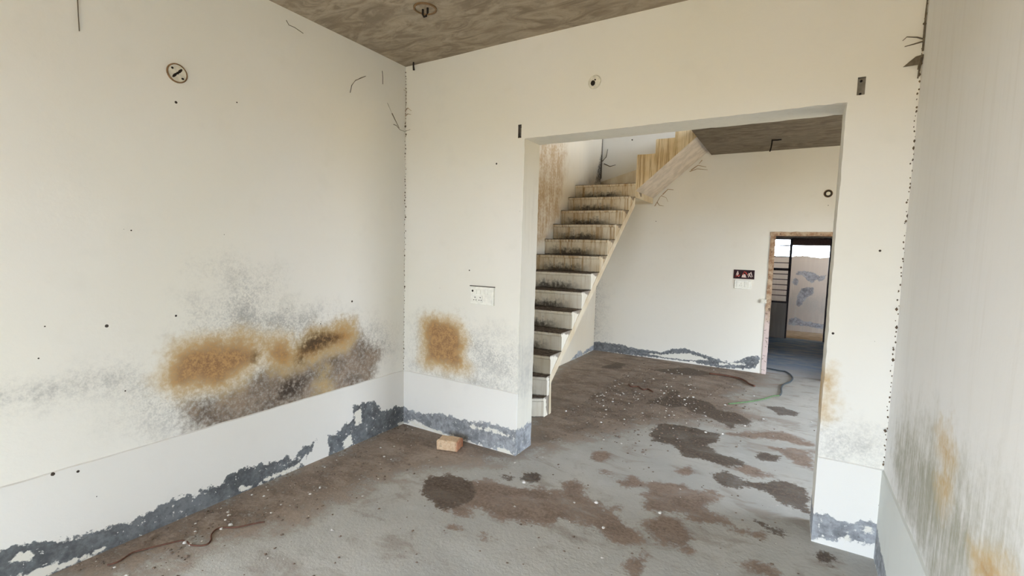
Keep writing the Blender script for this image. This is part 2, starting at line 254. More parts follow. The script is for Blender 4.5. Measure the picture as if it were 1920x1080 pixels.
def ceiling_mat(name='bare_cement_ceiling', k=1.0):
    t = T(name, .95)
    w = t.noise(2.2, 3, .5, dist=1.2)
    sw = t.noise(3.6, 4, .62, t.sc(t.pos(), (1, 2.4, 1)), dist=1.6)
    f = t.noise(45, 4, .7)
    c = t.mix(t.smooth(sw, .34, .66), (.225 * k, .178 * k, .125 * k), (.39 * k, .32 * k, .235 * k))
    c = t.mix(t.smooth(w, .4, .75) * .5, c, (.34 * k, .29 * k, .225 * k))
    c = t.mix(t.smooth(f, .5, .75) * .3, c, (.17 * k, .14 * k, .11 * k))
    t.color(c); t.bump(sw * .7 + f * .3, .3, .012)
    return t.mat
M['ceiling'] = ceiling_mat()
M['ceiling_shaded'] = ceiling_mat('shaded_cement_ceiling', .55)  # same cement darkened: the dim hall's shade is put into the colour

def floor_mat():
    t = T('dusty_cement_floor', .85)
    big = t.noise(1.3, 2, .6); mid = t.noise(7, 4, .65); fine = t.noise(42, 3, .7)
    c = t.mix(t.smooth(big, .3, .7), (.41, .402, .375), (.48, .466, .43))
    c = t.mix(t.smooth(mid, .5, .75) * .45, c, (.36, .34, .31))
    c = t.mix(t.smooth(fine, .6, .75) * .5, c, (.30, .28, .25))
    c = t.mix(t.smooth(fine, .3, .2) * .5, c, (.58, .57, .55))
    wob = mid * .6 + fine * .4
    sm = t.noise(3.2, 4, .65, t.sc(t.pos(), (.8, 1.5, 1)), dist=.6)
    c = t.mix(t.smooth(sm, .50, .66) * .55, c, (.27, .225, .185))
    c = t.mix(t.smooth(sm, .42, .30) * .4, c, (.52, .52, .50))
    d = t.smooth(t.attr('dirt') + (wob - .5) * .8 + (sm - .5) * .5, -.16, .2)
    dc = t.mix(t.smooth(mid * .35 + fine * .3 + sm * .35, .38, .60), (.145, .10, .072), (.35, .285, .235))
    c = t.mix(d * t.smooth(fine * .5 + mid * .5, .25, .5), c, dc)
    b = t.smooth(t.attr('brownp') + (wob - .5) * .32 + (sm - .5) * .12, -.02, .035)
    bc = t.mix(t.smooth(mid * .4 + fine * .6, .36, .62), (.17, .115, .085), (.29, .215, .165))
    c = t.mix(b * (t.smooth(sm + (fine - .5) * .5, .25, .5) * .35 + .57), c, bc)
    a = t.smooth(t.attr('damp') + (wob - .5) * .26 + (sm - .5) * .10, -.010, .018)
    ac = t.mix(t.smooth(fine, .4, .65), (.075, .054, .04), (.15, .112, .085))
    c = t.mix(a * (t.smooth(sm * .5 + fine * .5, .30, .55) * .35 + .6), c, ac)
    t.color(c)
    t.put(t.bsdf.inputs['Roughness'], .88 - a * .18)
    t.bump(mid * .4 + fine * .5, .45, .012)
    return t.mat
M['floor'] = floor_mat()

def yard_floor_mat():
    t = T('blue_cement_floor', .55)
    s = t.noise(3, 5, .65, t.sc(t.pos(), (1, 2.4, 1)))
    y = t.axis(t.pos(), 1)
    c = t.mix(t.smooth(s, .36, .62), (.05, .15, .33), (.20, .28, .38))  # blue base colour, broken up by streaky noise
    c = t.mix(t.smooth(y + (s - .5) * 1.6, 7.95, 7.4), c, (.40, .39, .38))
    t.color(c); t.bump(s, .3, .01)
    return t.mat
M['yard_floor'] = yard_floor_mat()
M['ground'] = plain('dry_bare_ground', (.34, .215, .075), .95, 0, .2, 3)

def stair_mat(name, streak, mold, ca=(.70, .63, .50), cb=(.60, .50, .35)):
    t = T(name, .92)
    fine = t.noise(30, 4, .65); mid = t.noise(5, 2)
    st = t.noise(1, 5, .7, t.sc(t.world_pos(), (34, 34, 1.3)))
    c = t.mix(t.smooth(mid, .3, .7), ca, cb)
    c = t.mix(t.smooth(st, .46, .64) * streak, c, (.40, .265, .13))
    c = t.mix(t.smooth(st, .62, .74) * streak, c, (.16, .10, .05))
    if mold:
        h = t.attr('h'); u = t.attr('u')
        win = t.smooth(u, -.1, .30) * t.smooth(u, .95, .55)
        mo = t.smooth(h + (fine - .5) * .9 + (st - .5) * .7, .62, .08) * win
        c = t.mix(mo * .9, c, (.035, .026, .02))
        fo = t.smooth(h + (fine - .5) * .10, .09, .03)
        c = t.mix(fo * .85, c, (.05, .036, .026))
        dr = t.smooth(h + (fine - .5) * .3, .95, 1.02)
        c = t.mix(dr * .75, c, (.13, .095, .07))
        up = t.smooth(t.normal_z(), .5, .8)
        c = t.mix(up, c, t.mix(t.smooth(fine, .4, .6), (.06, .045, .034), (.16, .12, .09)))
    t.color(c); t.bump(fine * .5 + mid * .5, .4, .008)
    return t.mat
M['step'] = stair_mat('stained_cream_step', .9, True)
M['step_lower'] = stair_mat('mouldy_pale_step', .22, True, (.80, .765, .68), (.74, .69, .58))
M['stair_side'] = stair_mat('cream_stair_side', .12, False)
M['stair_streak'] = stair_mat('rust_streaked_stair_side', .9, False, (.74, .61, .40), (.66, .50, .28))
M['soffit'] = plain('pinkish_plaster_soffit', (.62, .55, .48), .92, 0, .1, 8)

M['brick'] = None
def brick_mat():
    t = T('dusty_fired_brick', .9)
    f = t.noise(60, 4, .7); x = t.axis(t.pos(), 0)
    c = t.mix(t.smooth(f, .35, .65), (.56, .38, .24), (.66, .50, .34))
    c = t.mix(t.smooth(x + (f - .5) * .06, .06, .09), c, (.40, .17, .09))
    c = t.mix(t.smooth(t.noise(25, 3), .6, .7) * .6, c, (.30, .22, .15))
    t.color(c); t.bump(f, .5, .006)
    return t.mat
M['brick'] = brick_mat()
M['plate'] = plain('ivory_plastic', (.80, .79, .72), .45, 0, .05)
M['plate_dim'] = plain('ivory_plastic_grimy', (.66, .63, .54), .5, 0, .1)
M['dark'] = plain('dark_hole', (.02, .015, .012), .9)
M['brown_ring'] = plain('rust_brown_plastic', (.20, .12, .06), .7)
M['steel'] = plain('dark_painted_steel', (.055, .045, .05), .6, .2)
M['steel_brown'] = plain('brown_primer_steel', (.16, .095, .075), .7, .1)
M['zinc'] = plain('dull_zinc', (.26, .24, .21), .5, .6)
M['maroon'] = plain('maroon_box', (.035, .008, .012), .5)
M['wire_white'] = plain('pale_pink_wire', (.75, .58, .53), .5)
M['wire_red'] = plain('red_wire', (.42, .06, .05), .5)
M['cable_dark'] = plain('dark_cable', (.05, .065, .075), .5)
M['cable_green'] = plain('green_cable', (.10, .17, .07), .5)
M['cord_brown'] = plain('brown_cord', (.13, .06, .04), .7)
M['web'] = plain('sooty_cobweb', (.14, .115, .085), .95)
M['web_tan'] = plain('dusty_tan_cobweb', (.36, .26, .16), .95)
M['crumb'] = plain('dark_plaster_crumb', (.13, .095, .065), .95)
M['pit'] = plain('dark_pit_and_shadow', (.05, .04, .032), .95)  # flat dark for pits, pin holes and the switchboard's shadow strip
M['chip'] = plain('white_plaster_chip', (.58, .55, .51), .9)
M['clod'] = plain('brown_earth_clod', (.17, .125, .095), .95)
M['jamb'] = None
def jamb_mat():
    t = T('chipped_wood_and_plaster_jamb', .9)
    f = t.noise(14, 5, .7); z = t.axis(t.pos(), 2)
    c = t.mix(t.smooth(f, .35, .65), (.30, .17, .10), (.52, .40, .28))
    c = t.mix(t.smooth(z + (f - .5) * .9, .95, .6), c, (.62, .50, .46))
    c = t.mix(t.smooth(t.noise(40, 3), .6, .7), c, (.10, .06, .04))
    t.color(c); t.bump(f, .6, .012)
    return t.mat
M['jamb'] = jamb_mat()

# ------------------------------------------------------------------ mesh helpers
def jit(p, amp=.0035, f=1.6):
    v = mnoise.noise_vector(Vector(p) * f)
    return (p[0] + v.x * amp, p[1] + v.y * amp, p[2] + v.z * amp)

def sdf(polys, P):
    """signed distance (inside > 0) of points P (n,2) to the union of polygons"""
    best = np.full(len(P), -1.0)
    for poly in polys:
        a = np.array(poly, float); b = np.roll(a, -1, 0)
        lo, hi = a.min(0) - .5, a.max(0) + .5
        sel = np.where(((P > lo) & (P < hi)).all(1))[0]
        if not len(sel): continue
        q = P[sel]
        dmin = np.full(len(q), 9.0); ins = np.zeros(len(q), bool)
        for s, e in zip(a, b):
            d = e - s; L2 = max(d @ d, 1e-12)
            tt = np.clip(((q - s) @ d) / L2, 0, 1)
            dmin = np.minimum(dmin, np.hypot(*(q - s - tt[:, None] * d).T))
            cr = (s[1] > q[:, 1]) != (e[1] > q[:, 1])
            with np.errstate(divide='ignore', invalid='ignore'):
                xi = (e[0] - s[0]) * (q[:, 1] - s[1]) / (e[1] - s[1]) + s[0]
            ins ^= cr & (q[:, 0] < xi)
        best[sel] = np.maximum(best[sel], np.where(ins, dmin, -dmin))
    return np.clip(best, -1, 1)

class MB:
    def __init__(s): s.v = []; s.f = []; s.mi = []; s.at = {}
    def face(s, idx, m=0): s.f.append(tuple(idx)); s.mi.append(m)
    def patch(s, O, U, V, us, vs, holes=(), m=0, wob=True, arris=None):
        O, U, V = Vector(O), Vector(U), Vector(V)
        b = len(s.v); nu = len(us)
        for vv in vs:
            for uu in us:
                p = O + U * uu + V * vv
                s.v.append(jit(p) if wob else tuple(p))
        for j in range(len(vs) - 1):
            for i in range(nu - 1):
                cu, cv = (us[i] + us[i + 1]) / 2, (vs[j] + vs[j + 1]) / 2
                if any(h[0] < cu < h[1] and h[2] < cv < h[3] for h in holes): continue
                s.face((b + j * nu + i, b + j * nu + i + 1, b + (j + 1) * nu + i + 1, b + (j + 1) * nu + i), m)
    def box(s, lo, hi, m=0, skip=()):
        b = len(s.v); x0, y0, z0 = lo; x1, y1, z1 = hi
        s.v += [(x0, y0, z0), (x1, y0, z0), (x1, y1, z0), (x0, y1, z0), (x0, y0, z1), (x1, y0, z1), (x1, y1, z1), (x0, y1, z1)]
        F = {'-z': (0, 3, 2, 1), '+z': (4, 5, 6, 7), '-y': (0, 1, 5, 4), '+x': (1, 2, 6, 5), '+y': (2, 3, 7, 6), '-x': (3, 0, 4, 7)}
        for k, q in F.items():
            if k not in skip: s.face([b + i for i in q], m)
    def loft(s, rings, m=0, cap=True, closed=True):
        b = len(s.v); n = len(rings[0])
        for r in rings: s.v += [tuple(p) for p in r]
        for j in range(len(rings) - 1):
            for i in range(n if closed else n - 1):
                k = (i + 1) % n
                s.face((b + j * n + i, b + j * n + k, b + (j + 1) * n + k, b + (j + 1) * n + i), m)
        if cap:
            s.face([b + i for i in reversed(range(n))], m); s.face([b + (len(rings) - 1) * n + i for i in range(n)], m)
    def tube(s, pts, r, n=6, m=0):
        P = [Vector(p) for p in pts]; rings = []
        for i, p in enumerate(P):
            d = (P[min(i + 1, len(P) - 1)] - P[max(i - 1, 0)]).normalized()
            up = Vector((0, 0, 1)) if abs(d.z) < .9 else Vector((1, 0, 0))
            a = d.cross(up).normalized(); c = a.cross(d)
            rr = r[i] if isinstance(r, (list, tuple)) else r
            rings.append([p + (a * math.cos(2 * math.pi * k / n) + c * math.sin(2 * math.pi * k / n)) * rr for k in range(n)])
        s.loft(rings, m)
    def lathe(s, O, N, prof, n=24, m=0, cap=True):
        O, N = Vector(O), Vector(N).normalized()
        a = N.cross(Vector((0, 0, 1)) if abs(N.z) < .9 else Vector((1, 0, 0))).normalized(); c = N.cross(a)
        s.loft([[O + N * h + (a * math.cos(2 * math.pi * k / n) + c * math.sin(2 * math.pi * k / n)) * r for k in range(n)] for r, h in prof], m, cap)
    def lump(s, p, r, m=0, flat=.6, rnd=random):
        b = len(s.v)
        top, n = Vector(p), 5
        a0 = rnd.random() * 6
        s.v.append((p[0], p[1], p[2] + r * flat))
        for k in range(n):
            q = r * rnd.uniform(.6, 1.25); a = a0 + k * 2 * math.pi / n
            s.v.append((p[0] + q * math.cos(a), p[1] + q * math.sin(a), p[2] + r * flat * rnd.uniform(-.1, .5)))
        s.v.append((p[0], p[1], p[2] - r * flat * .5))
        for k in range(n):
            s.face((b, b + 1 + k, b + 1 + (k + 1) % n), m); s.face((b + n + 1, b + 1 + (k + 1) % n, b + 1 + k), m)
    def build(s, name, mats, parent=None, origin=None, smooth=False, attrs=None):
        o3 = WORLD[parent.name] if parent is not None else Vector(origin or (0, 0, 0))
        me = bpy.data.meshes.new(name)
        me.from_pydata([tuple(Vector(p) - o3) for p in s.v], [], s.f)
        for mm in (mats if isinstance(mats, (list, tuple)) else [mats]): me.materials.append(mm)
        if len(me.materials) > 1: me.polygons.foreach_set('material_index', s.mi)
        if smooth: me.polygons.foreach_set('use_smooth', [True] * len(me.polygons))
        for k, arr in {**s.at, **(attrs or {})}.items():
            a = me.attributes.new(k, 'FLOAT', 'POINT'); a.data.foreach_set('value', np.asarray(arr, np.float32))
        me.update()
        o = bpy.data.objects.new(name, me); COL.objects.link(o)
        if parent is not None: o.parent = parent; WORLD[o.name] = o3
        else: o.location = o3; WORLD[o.name] = o3
        return o
WORLD = {}
def thing(name, loc, label, cat, group=None):
    o = bpy.data.objects.new(name, None); COL.objects.link(o)
    o.location = loc; o.empty_display_size = .05; WORLD[o.name] = Vector(loc)
    tag(o, label, cat, group); return o
def tag(o, label, cat, group=None, kind=None):
    o['label'] = label; o['category'] = cat
    if group: o['group'] = group
    if kind: o['kind'] = kind
    return o
def struct(o, label=None):
    o['kind'] = 'structure'
    if label: o['label'] = label
    return o
def rng(a, b, step, extra=()):
    n = max(1, int(round((b - a) / step)))
    v = [a + (b - a) * i / n for i in range(n + 1)]
    for e in extra:
        if a < e < b:
            k = min(range(len(v)), key=lambda i: abs(v[i] - e))
            if abs(v[k] - e) < step * .3 and 0 < k < len(v) - 1: v[k] = e
            else: v.append(e)
    return sorted(set(v))
def stains(key, mb, iu, iv):
    P = np.array(mb.v)[:, [iu, iv]]
    d = DATA.get(key, {})
    return {k: sdf(d.get(k, []), P) for k in STAINS}

XL, XR, YP, YQ, YB, XS, ZC, ZH = -2.945, .48, 3.07, 3.31, 7.17, -2.70, 3.13, 2.99
OX0, OX1, OZ = -1.757, .186, 2.415          # opening in the partition
X2 = 3.0                                     # right wall of the hall

# ------------------------------------------------------------------ the setting
mb = MB()
mb.patch((0, 0, 0), (1, 0, 0), (0, 1, 0), rng(XL - .1, X2 + .1, .025), rng(REAR_Y - .2, 7.30, .025), wob=True)
P = np.array(mb.v)[:, :2]
floor = struct(mb.build('floor', M['floor'], smooth=True, attrs={k: sdf(DATA['floor'][k], P) for k in ('dirt', 'brownp', 'damp')}), 'dusty grey cement floor with brown damp patches')

# left wall
mb = MB(); mb.patch((XL, 0, 0), (0, 1, 0), (0, 0, 1), rng(.0, YP, .03), rng(0, ZC, .03))
mb.box((XL - .23, -.4, 0), (XL, YQ, ZC + .12), skip=('+x',)); mb.box((XL - .002, -.4, 0), (XL, .0, ZC + .12), skip=('-x',))
mb.box((XL - .23, REAR_Y, 0), (XL, -2.3, ZC + .12)); mb.box((XL - .23, -2.3, 2.2), (XL, -.4, ZC + .12))     # a side doorway behind the camera
wall_left = struct(mb.build('wall_left', M['paint_left'], smooth=False, attrs=stains('left', mb, 1, 2)), 'white limewashed wall with brown and orange damp stains')
# right wall
mb = MB(); mb.patch((XR, 0, 0), (0, 1, 0), (0, 0, 1), rng(REAR_Y, YP, .04), rng(0, ZC, .04))
mb.box((XR, REAR_Y, 0), (XR + .23, YP, ZC + .12), skip=('-x',))
wall_right = struct(mb.build('wall_right', M['paint_right'], attrs=stains('right', mb, 1, 2)), 'white wall with green grey grime running down')
# partition with its wide opening and two pelmet slots
SL = [(-1.8165, -1.7895, 2.425, 2.522), (.226, .260, 2.446, 2.536)]
mb = MB()
us = rng(XL, X2, .03, (OX0, OX1, *[x for s in SL for x in s[:2]])); vs = rng(0, ZC, .03, (OZ, *[x for s in SL for x in s[2:]]))
hole = (OX0, OX1, -1, OZ)
mb.patch((0, YP, 0), (1, 0, 0), (0, 0, 1), us, vs, [hole, *SL])
mb.patch((0, YQ, 0), (1, 0, 0), (0, 0, 1), us, vs, [hole])
ds = rng(YP, YQ, .03)
mb.patch((OX0, 0, 0), (0, 1, 0), (0, 0, 1), ds, [z for z in vs if z <= OZ + 1e-6], m=1)
mb.patch((OX1, 0, 0), (0, 1, 0), (0, 0, 1), ds, [z for z in vs if z <= OZ + 1e-6], m=1)
mb.patch((0, 0, OZ), (1, 0, 0), (0, 1, 0), [x for x in us if OX0 - 1e-6 <= x <= OX1 + 1e-6], ds, m=1)
# worn arrises of the opening
def worn(p):
    x, y, z = p
    if abs(y - YP) < .012 or abs(y - YQ) < .012:
        n = mnoise.noise(Vector((x * 9, y * 9, z * 9))) * .006 + mnoise.noise(Vector((x * 31, y, z * 31))) * .003
        if abs(x - OX0) < .012 and z < OZ + .02: return (x - abs(n), y, z)
        if abs(x - OX1) < .012 and z < OZ + .02: return (x + abs(n), y, z)
        if abs(z - OZ) < .012 and OX0 - .01 < x < OX1 + .01: return (x, y, z + abs(n))
    return p
mb.v = [worn(p) for p in mb.v]
wall_partition = struct(mb.build('wall_partition', [M['paint_part'], M['reveal']], attrs=stains('part', mb, 0, 2)), 'white partition wall with a wide doorless opening')
for (a, b, c, d) in SL:
    left = a < -1
    s = thing('pelmet_slot', ((a + b) / 2, YP, c), 'small grey slot at the top ' + ('left' if left else 'right') + ' corner of the wide opening', 'wall slot', 'pelmet slots over the opening')
    q = MB(); q.box((a - .002, YP, c - .002), (b + .002, YP + .03, d + .002), skip=('-y',)); q.build('recess', M['zinc'], s)
    for zz in (c + .012, d - .012):
        q = MB(); q.lathe(((a + b) / 2, YP + .03, zz), (0, -1, 0), [(.006, 0), (.006, .006), (.003, .008)], 8); q.build('screw', M['dark'], s)

# slightly proud dado bands
def dado(name, O, U, us, N, key, iu, mat, zt=.49, zb=0.0, label=None):
    q = MB(); O, N = Vector(O), Vector(N)
    vs = rng(zb, zt, .02)
    q.patch(O + N * .009, U, (0, 0, 1), us, vs)
    b = len(q.v); n = len(us)
    for k in range(n):
        p = O + N * .009 + Vector(U) * us[k]; w = mnoise.noise(Vector((us[k] * 7, 3, 1))) * .004
        q.v[(len(vs) - 1) * n + k] = (q.v[(len(vs) - 1) * n + k][0], q.v[(len(vs) - 1) * n + k][1], zt + w)
        v0 = q.v[(len(vs) - 1) * n + k]
        q.v.append((v0[0] - N.x * .014, v0[1] - N.y * .014, zt + w + .007))
    for k in range(n - 1): q.face(((len(vs) - 1) * n + k, (len(vs) - 1) * n + k + 1, b + k + 1, b + k))
    for e in (0, n - 1):                                    # closed ends
        c = len(q.v)
        for j in range(len(vs)):
            v0 = q.v[j * n + e]; q.v.append((v0[0] - N.x * .014, v0[1] - N.y * .014, v0[2]))
        for j in range(len(vs) - 1): q.face((j * n + e, (j + 1) * n + e, c + j + 1, c + j))
    return struct(q.build(name, mat, attrs={k: (v if k in ('peel', 'keep') else v * 0 - 1) for k, v in stains(key, q, iu, 2).items()}), label)
dado('trim_1', (XL, 0, 0), (0, 1, 0), rng(-.4, YP, .02), (1, 0, 0), 'left', 1, M['dado_left'], label='white dado band with peeling grey skirting on the stained wall')
dado('trim_2', (0, YP, 0), (1, 0, 0), rng(XL, OX0, .02), (0, -1, 0), 'part', 0, M['dado'], label='white dado band with peeling skirting between corner and opening')
dado('trim_3', (0, YP, 0), (1, 0, 0), rng(OX1, XR, .02), (0, -1, 0), 'part', 0, M['dado'], label='white dado band with peeling skirting on the narrow pier')
dado('trim_4', (XR, 0, 0), (0, 1, 0), rng(REAR_Y, YP, .02), (-1, 0, 0), 'right', 1, M['dado_right'], label='pale dado band along the grimy right wall')

# wall behind the camera with its wide doorway
mb = MB(); us = rng(XL - .23, XR + .23, .2, (-1.5, .2)); vs = rng(0, ZC + .12, .2, (2.2,))
for y in (REAR_Y, REAR_Y - .23): mb.patch((0, y, 0), (1, 0, 0), (0, 0, 1), us, vs, [(-1.5, .2, -1, 2.2)], wob=False)
mb.box((-1.5, REAR_Y - .23, 0), (.2, REAR_Y, 2.2), skip=('-y', '+y', '-z'))
struct(mb.build('wall_rear', M['paint_part'], attrs={k: np.full(len(mb.v), -1.0) for k in STAINS}), 'white wall with a wide open doorway')
# ceilings
mb = MB(); mb.patch((0, 0, ZC), (1, 0, 0), (0, 1, 0), rng(XL, XR, .1), rng(REAR_Y, YP, .1)); mb.box((XL - .1, REAR_Y - .23, ZC + .01), (XR + .1, YQ, ZC + .14))
struct(mb.build('ceiling', M['ceiling']), 'bare trowelled cement ceiling of the front room')
HX, HY = -1.08, 3.75                        # stair hole in the hall slab
mb = MB()
mb.patch((0, 0, ZH), (1, 0, 0), (0, 1, 0), rng(XS, X2, .1, (HX,)), rng(YQ, YB, .1, (HY,)), [(XS - 1, HX, HY, YB + 1)])
mb.box((HX, YQ, ZH + .002), (X2, YB, ZH + .15)); mb.box((XS, YQ, ZH + .002), (HX, HY, ZH + .15))
struct(mb.build('ceiling_hall', M['ceiling_shaded']), 'bare cement ceiling of the stair hall')
# hall walls
DX0, DX1, DZ = -.27, .47, 1.915
BX = (-.694, -.448, 1.285, 1.397)
mb = MB(); us = rng(XS, X2, .03, (DX0, DX1, BX[0], BX[1])); vs = rng(0, 3.2, .03, (DZ, BX[2], BX[3])) + rng(3.3, 5.6, .3)
holes = [(DX0, DX1, -1, DZ)]
mb.patch((0, YB, 0), (1, 0, 0), (0, 0, 1), us, vs, holes + [BX])
us2, vs2 = rng(XS, X2, .3, (DX0, DX1)), rng(0, 5.6, .3, (DZ,))
mb.patch((0, YB + .12, 0), (1, 0, 0), (0, 0, 1), us2, vs2, holes, wob=False)
struct(mb.build('wall_back', M['paint_hall'], attrs=stains('back', mb, 0, 2)), 'cream hall wall with a door and grey peeling base')
mb = MB(); mb.patch((XS, 0, 0), (0, 1, 0), (0, 0, 1), rng(YQ, YB, .03), rng(0, 3.6, .03) + rng(3.7, 5.6, .3)); mb.box((XS - .23, YQ, 0), (XS, YB + .12, 5.6), skip=('+x',))
struct(mb.build('wall_stair', M['paint_stair'], attrs=stains('stairwall', mb, 1, 2)), 'stained cream wall beside the stairs')
mb = MB(); mb.box((X2, YQ, 0), (X2 + .2, 3.6, ZH + .15)); mb.box((X2, 5.6, 0), (X2 + .2, YB + .12, ZH + .15)); mb.box((X2, 3.6, 2.1), (X2 + .2, 5.6, ZH + .15))
struct(mb.build('wall_hall_right', M['paint_hall'], attrs={k: np.full(len(mb.v), -1.0) for k in STAINS}), 'hall side wall with a wide open doorway')
mb = MB(); mb.box((X2 - .02, YQ, ZH + .15), (X2 + .1, 3.8, 5.6)); mb.box((X2 - .02, 5.8, ZH + .15), (X2 + .1, YB + .12, 5.6)); mb.box((X2 - .02, 3.8, 5.2), (X2 + .1, 5.8, 5.6))
struct(mb.build('wall_upper_right', M['paint_stair'], attrs={k: np.full(len(mb.v), -1.0) for k in STAINS}), 'upper wall with the terrace door')
mb = MB(); mb.box((XS - .23, YP, ZC), (X2, YQ, 5.6))
struct(mb.build('wall_upper_front', M['paint_stair'], attrs={k: np.full(len(mb.v), -1.0) for k in STAINS}))
mb = MB(); mb.box((XS - .23, YP, 5.6), (X2 + .3, YB + .12, 5.75))
struct(mb.build('roof', M['ceiling']), 'flat roof over the stair head')

# back room and yard beyond the hall door
NONE = lambda q: {k: np.full(len(q.v), -1.0) for k in STAINS}
mb = MB(); mb.patch((0, 0, 0), (1, 0, 0), (0, 1, 0), rng(-1.0, 1.3, .1), rng(7.30, 10.7, .1), wob=False); struct(mb.build('floor_back', M['yard_floor']), 'blue cement floor beyond the hall door')
mb = MB(); mb.box((-1.1, YB + .12, 0), (-1.0, 10.70, 3.0)); struct(mb.build('wall_backroom_left', M['paint_yard'], attrs=NONE(mb)))
mb = MB(); mb.box((1.2, YB + .12, 0), (1.3, 10.70, 3.0)); struct(mb.build('wall_backroom_right', M['paint_yard'], attrs=NONE(mb)))
mb = MB(); mb.box((-1.1, YB + .12, 2.9), (1.3, 10.70, 3.0)); struct(mb.build('ceiling_backroom', M['ceiling']))
FY = 10.57
mb = MB(); mb.box((-3.0, FY, 0), (-1.1, FY + .12, 3.0)); mb.box((1.3, FY, 0), (2.45, FY + .12, 3.0)); mb.box((-1.0, FY, 0), (-.06, FY + .12, .69)); mb.box((-1.0, FY, .69), (-.62, FY + .12, 2.9)); mb.box((.62, FY, 0), (1.2, FY + .12, 2.9)); mb.box((-.62, FY, 1.95), (.62, FY + .12, 2.9))  # first two boxes are unseen, added to block light into the yard
struct(mb.build('wall_backroom_far', M['paint_yard'], attrs=NONE(mb)), 'low rough wall under the barred window')
mb = MB(); mb.patch((0, 0, -.005), (1, 0, 0), (0, 1, 0), rng(-4, 4, .5), rng(10.69, 11.9, .3), wob=False); struct(mb.build('floor_yard', M['ceiling']))
mb = MB(); mb.box((-3, 10.70, 2.9), (3.2, 14.0, 3.0)); mb.box((-3.1, 10.69, 0), (-3, 12.4, 3.0)); mb.box((3.2, 10.69, 0), (3.3, 12.4, 3.0)); struct(mb.build('yard_shade_slab', M['ceiling']), 'unseen slab and end walls added to darken the back yard')  # unseen roof and end walls, added to keep sky light off the yard
mb = MB(); us = rng(-3, 3.2, .04); vs = rng(0, 1.63, .04)
mb.patch((0, 11.8, 0), (1, 0, 0), (0, 0, 1), us, vs, wob=False)
n = len(us)
for k in range(n):                                             # broken top edge
    i = (len(vs) - 1) * n + k; x, y, z = mb.v[i]; mb.v[i] = (x, y, z - .02 + .035 * mnoise.noise(Vector((x * 3.1, 0, 0))) + .02 * mnoise.noise(Vector((x * 14, 0, 0))))
b = len(mb.v)
for k in range(n): x, y, z = mb.v[(len(vs) - 1) * n + k]; mb.v.append((x, y + .23, z))
for k in range(n - 1): mb.face(((len(vs) - 1) * n + k, (len(vs) - 1) * n + k + 1, b + k + 1, b + k))
mb.box((-3, 12.03, 0), (3.2, 12.031, 1.58))
struct(mb.build('wall_yard', M['paint_yard'], attrs=stains('court', mb, 0, 2)), 'weathered yard wall with grey patches of missing render')
mb = MB()
mb.patch((0, 0, -.03), (1, 0, 0), (0, 1, 0), rng(-40, 40, 5), rng(-40, 50, 5), wob=False)
struct(mb.build('ground_outside', M['ground']))

# hall door frame: chipped jambs and head
mb = MB()
def rough_bar(q, lo, hi, n, axis, amp=.006):
    rings = []
    for k in range(n + 1):
        t = k / n; r = []
        for (a, b) in ((0, 0), (1, 0), (1, 1), (0, 1)):
            if axis == 2: p = [lo[0] + (hi[0] - lo[0]) * a, lo[1] + (hi[1] - lo[1]) * b, lo[2] + (hi[2] - lo[2]) * t]
            else: p = [lo[0] + (hi[0] - lo[0]) * t, lo[1] + (hi[1] - lo[1]) * b, lo[2] + (hi[2] - lo[2]) * a]
            w = mnoise.noise_vector(Vector(p) * 17) * amp
            r.append((p[0] + w.x, p[1] + w.y * .5, p[2] + (w.z if axis != 2 else 0)))
        rings.append(r)
    q.loft(rings)
door = bpy.data.objects.new('door_1', None); COL.objects.link(door); door.location = (.1, YB, 0); WORLD['door_1'] = Vector((.1, YB, 0)); struct(door, 'chipped bare door frame without a door leaf')
q = MB(); rough_bar(q, (DX0 - .012, YB - .012, 0), (DX0 + .045, YB + .12, DZ), 40, 2); q.build('door_jamb', M['jamb'], door)
q = MB(); rough_bar(q, (DX1 - .045, YB - .012, 0), (DX1 + .012, YB + .12, DZ), 40, 2); q.build('door_jamb', M['jamb'], door)
q = MB(); rough_bar(q, (DX0 - .02, YB - .012, DZ - .045), (DX1 + .02, YB + .12, DZ + .008), 30, 0); q.build('door_head', M['jamb'], door)
q = MB(); rough_bar(q, (DX0 - .075, YB - .03, .965), (DX0 - .005, YB + .01, 1.02), 4, 2); q.build('hold_fast', M['plate_dim'], door)

# steel window grille and doorway at the far end of the back room
s = thing('window_grille', (-.34, FY, .69), 'dark steel window grille with horizontal bars seen through the hall door', 'window')
q = MB(); q.box((-.075, FY + .02, 0), (-.03, FY + .07, 1.95)); q.build('post', M['steel'], s)
q = MB(); q.box((-.62, FY + .02, .69), (-.58, FY + .07, 1.95)); q.build('post', M['steel'], s)
q = MB(); q.box((-.62, FY + .015, .69), (-.03, FY + .075, .725)); q.build('sill_rail', M['steel'], s)
q = MB(); q.box((-.62, FY + .015, 1.93), (-.03, FY + .075, 1.965)); q.build('head_rail', M['steel'], s)
q = MB(); q.box((-.62, FY + .02, 1.325), (-.03, FY + .07, 1.375)); q.build('middle_rail', M['steel'], s)
q = MB(); q.box((-.62, FY + .03, 1.805), (-.03, FY + .06, 1.825)); q.build('transom', M['steel'], s)
for z in (.83, .935, 1.04, 1.145, 1.25, 1.47, 1.59):
    q = MB(); q.box((-.62, FY + .035, z), (-.03, FY + .052, z + .016)); q.build('bar', M['steel'], s)
s = thing('steel_door_frame', (.27, FY, 0), 'dark steel yard doorway frame with a brown header, beside the window grille', 'door frame')
q = MB(); q.box((.572, FY + .01, 0), (.62, FY + .08, 1.95)); q.build('post', M['steel'], s)
q = MB(); q.box((-.03, FY, 1.82), (.575, FY + .08, 1.96)); q.build('header', M['steel_brown'], s)

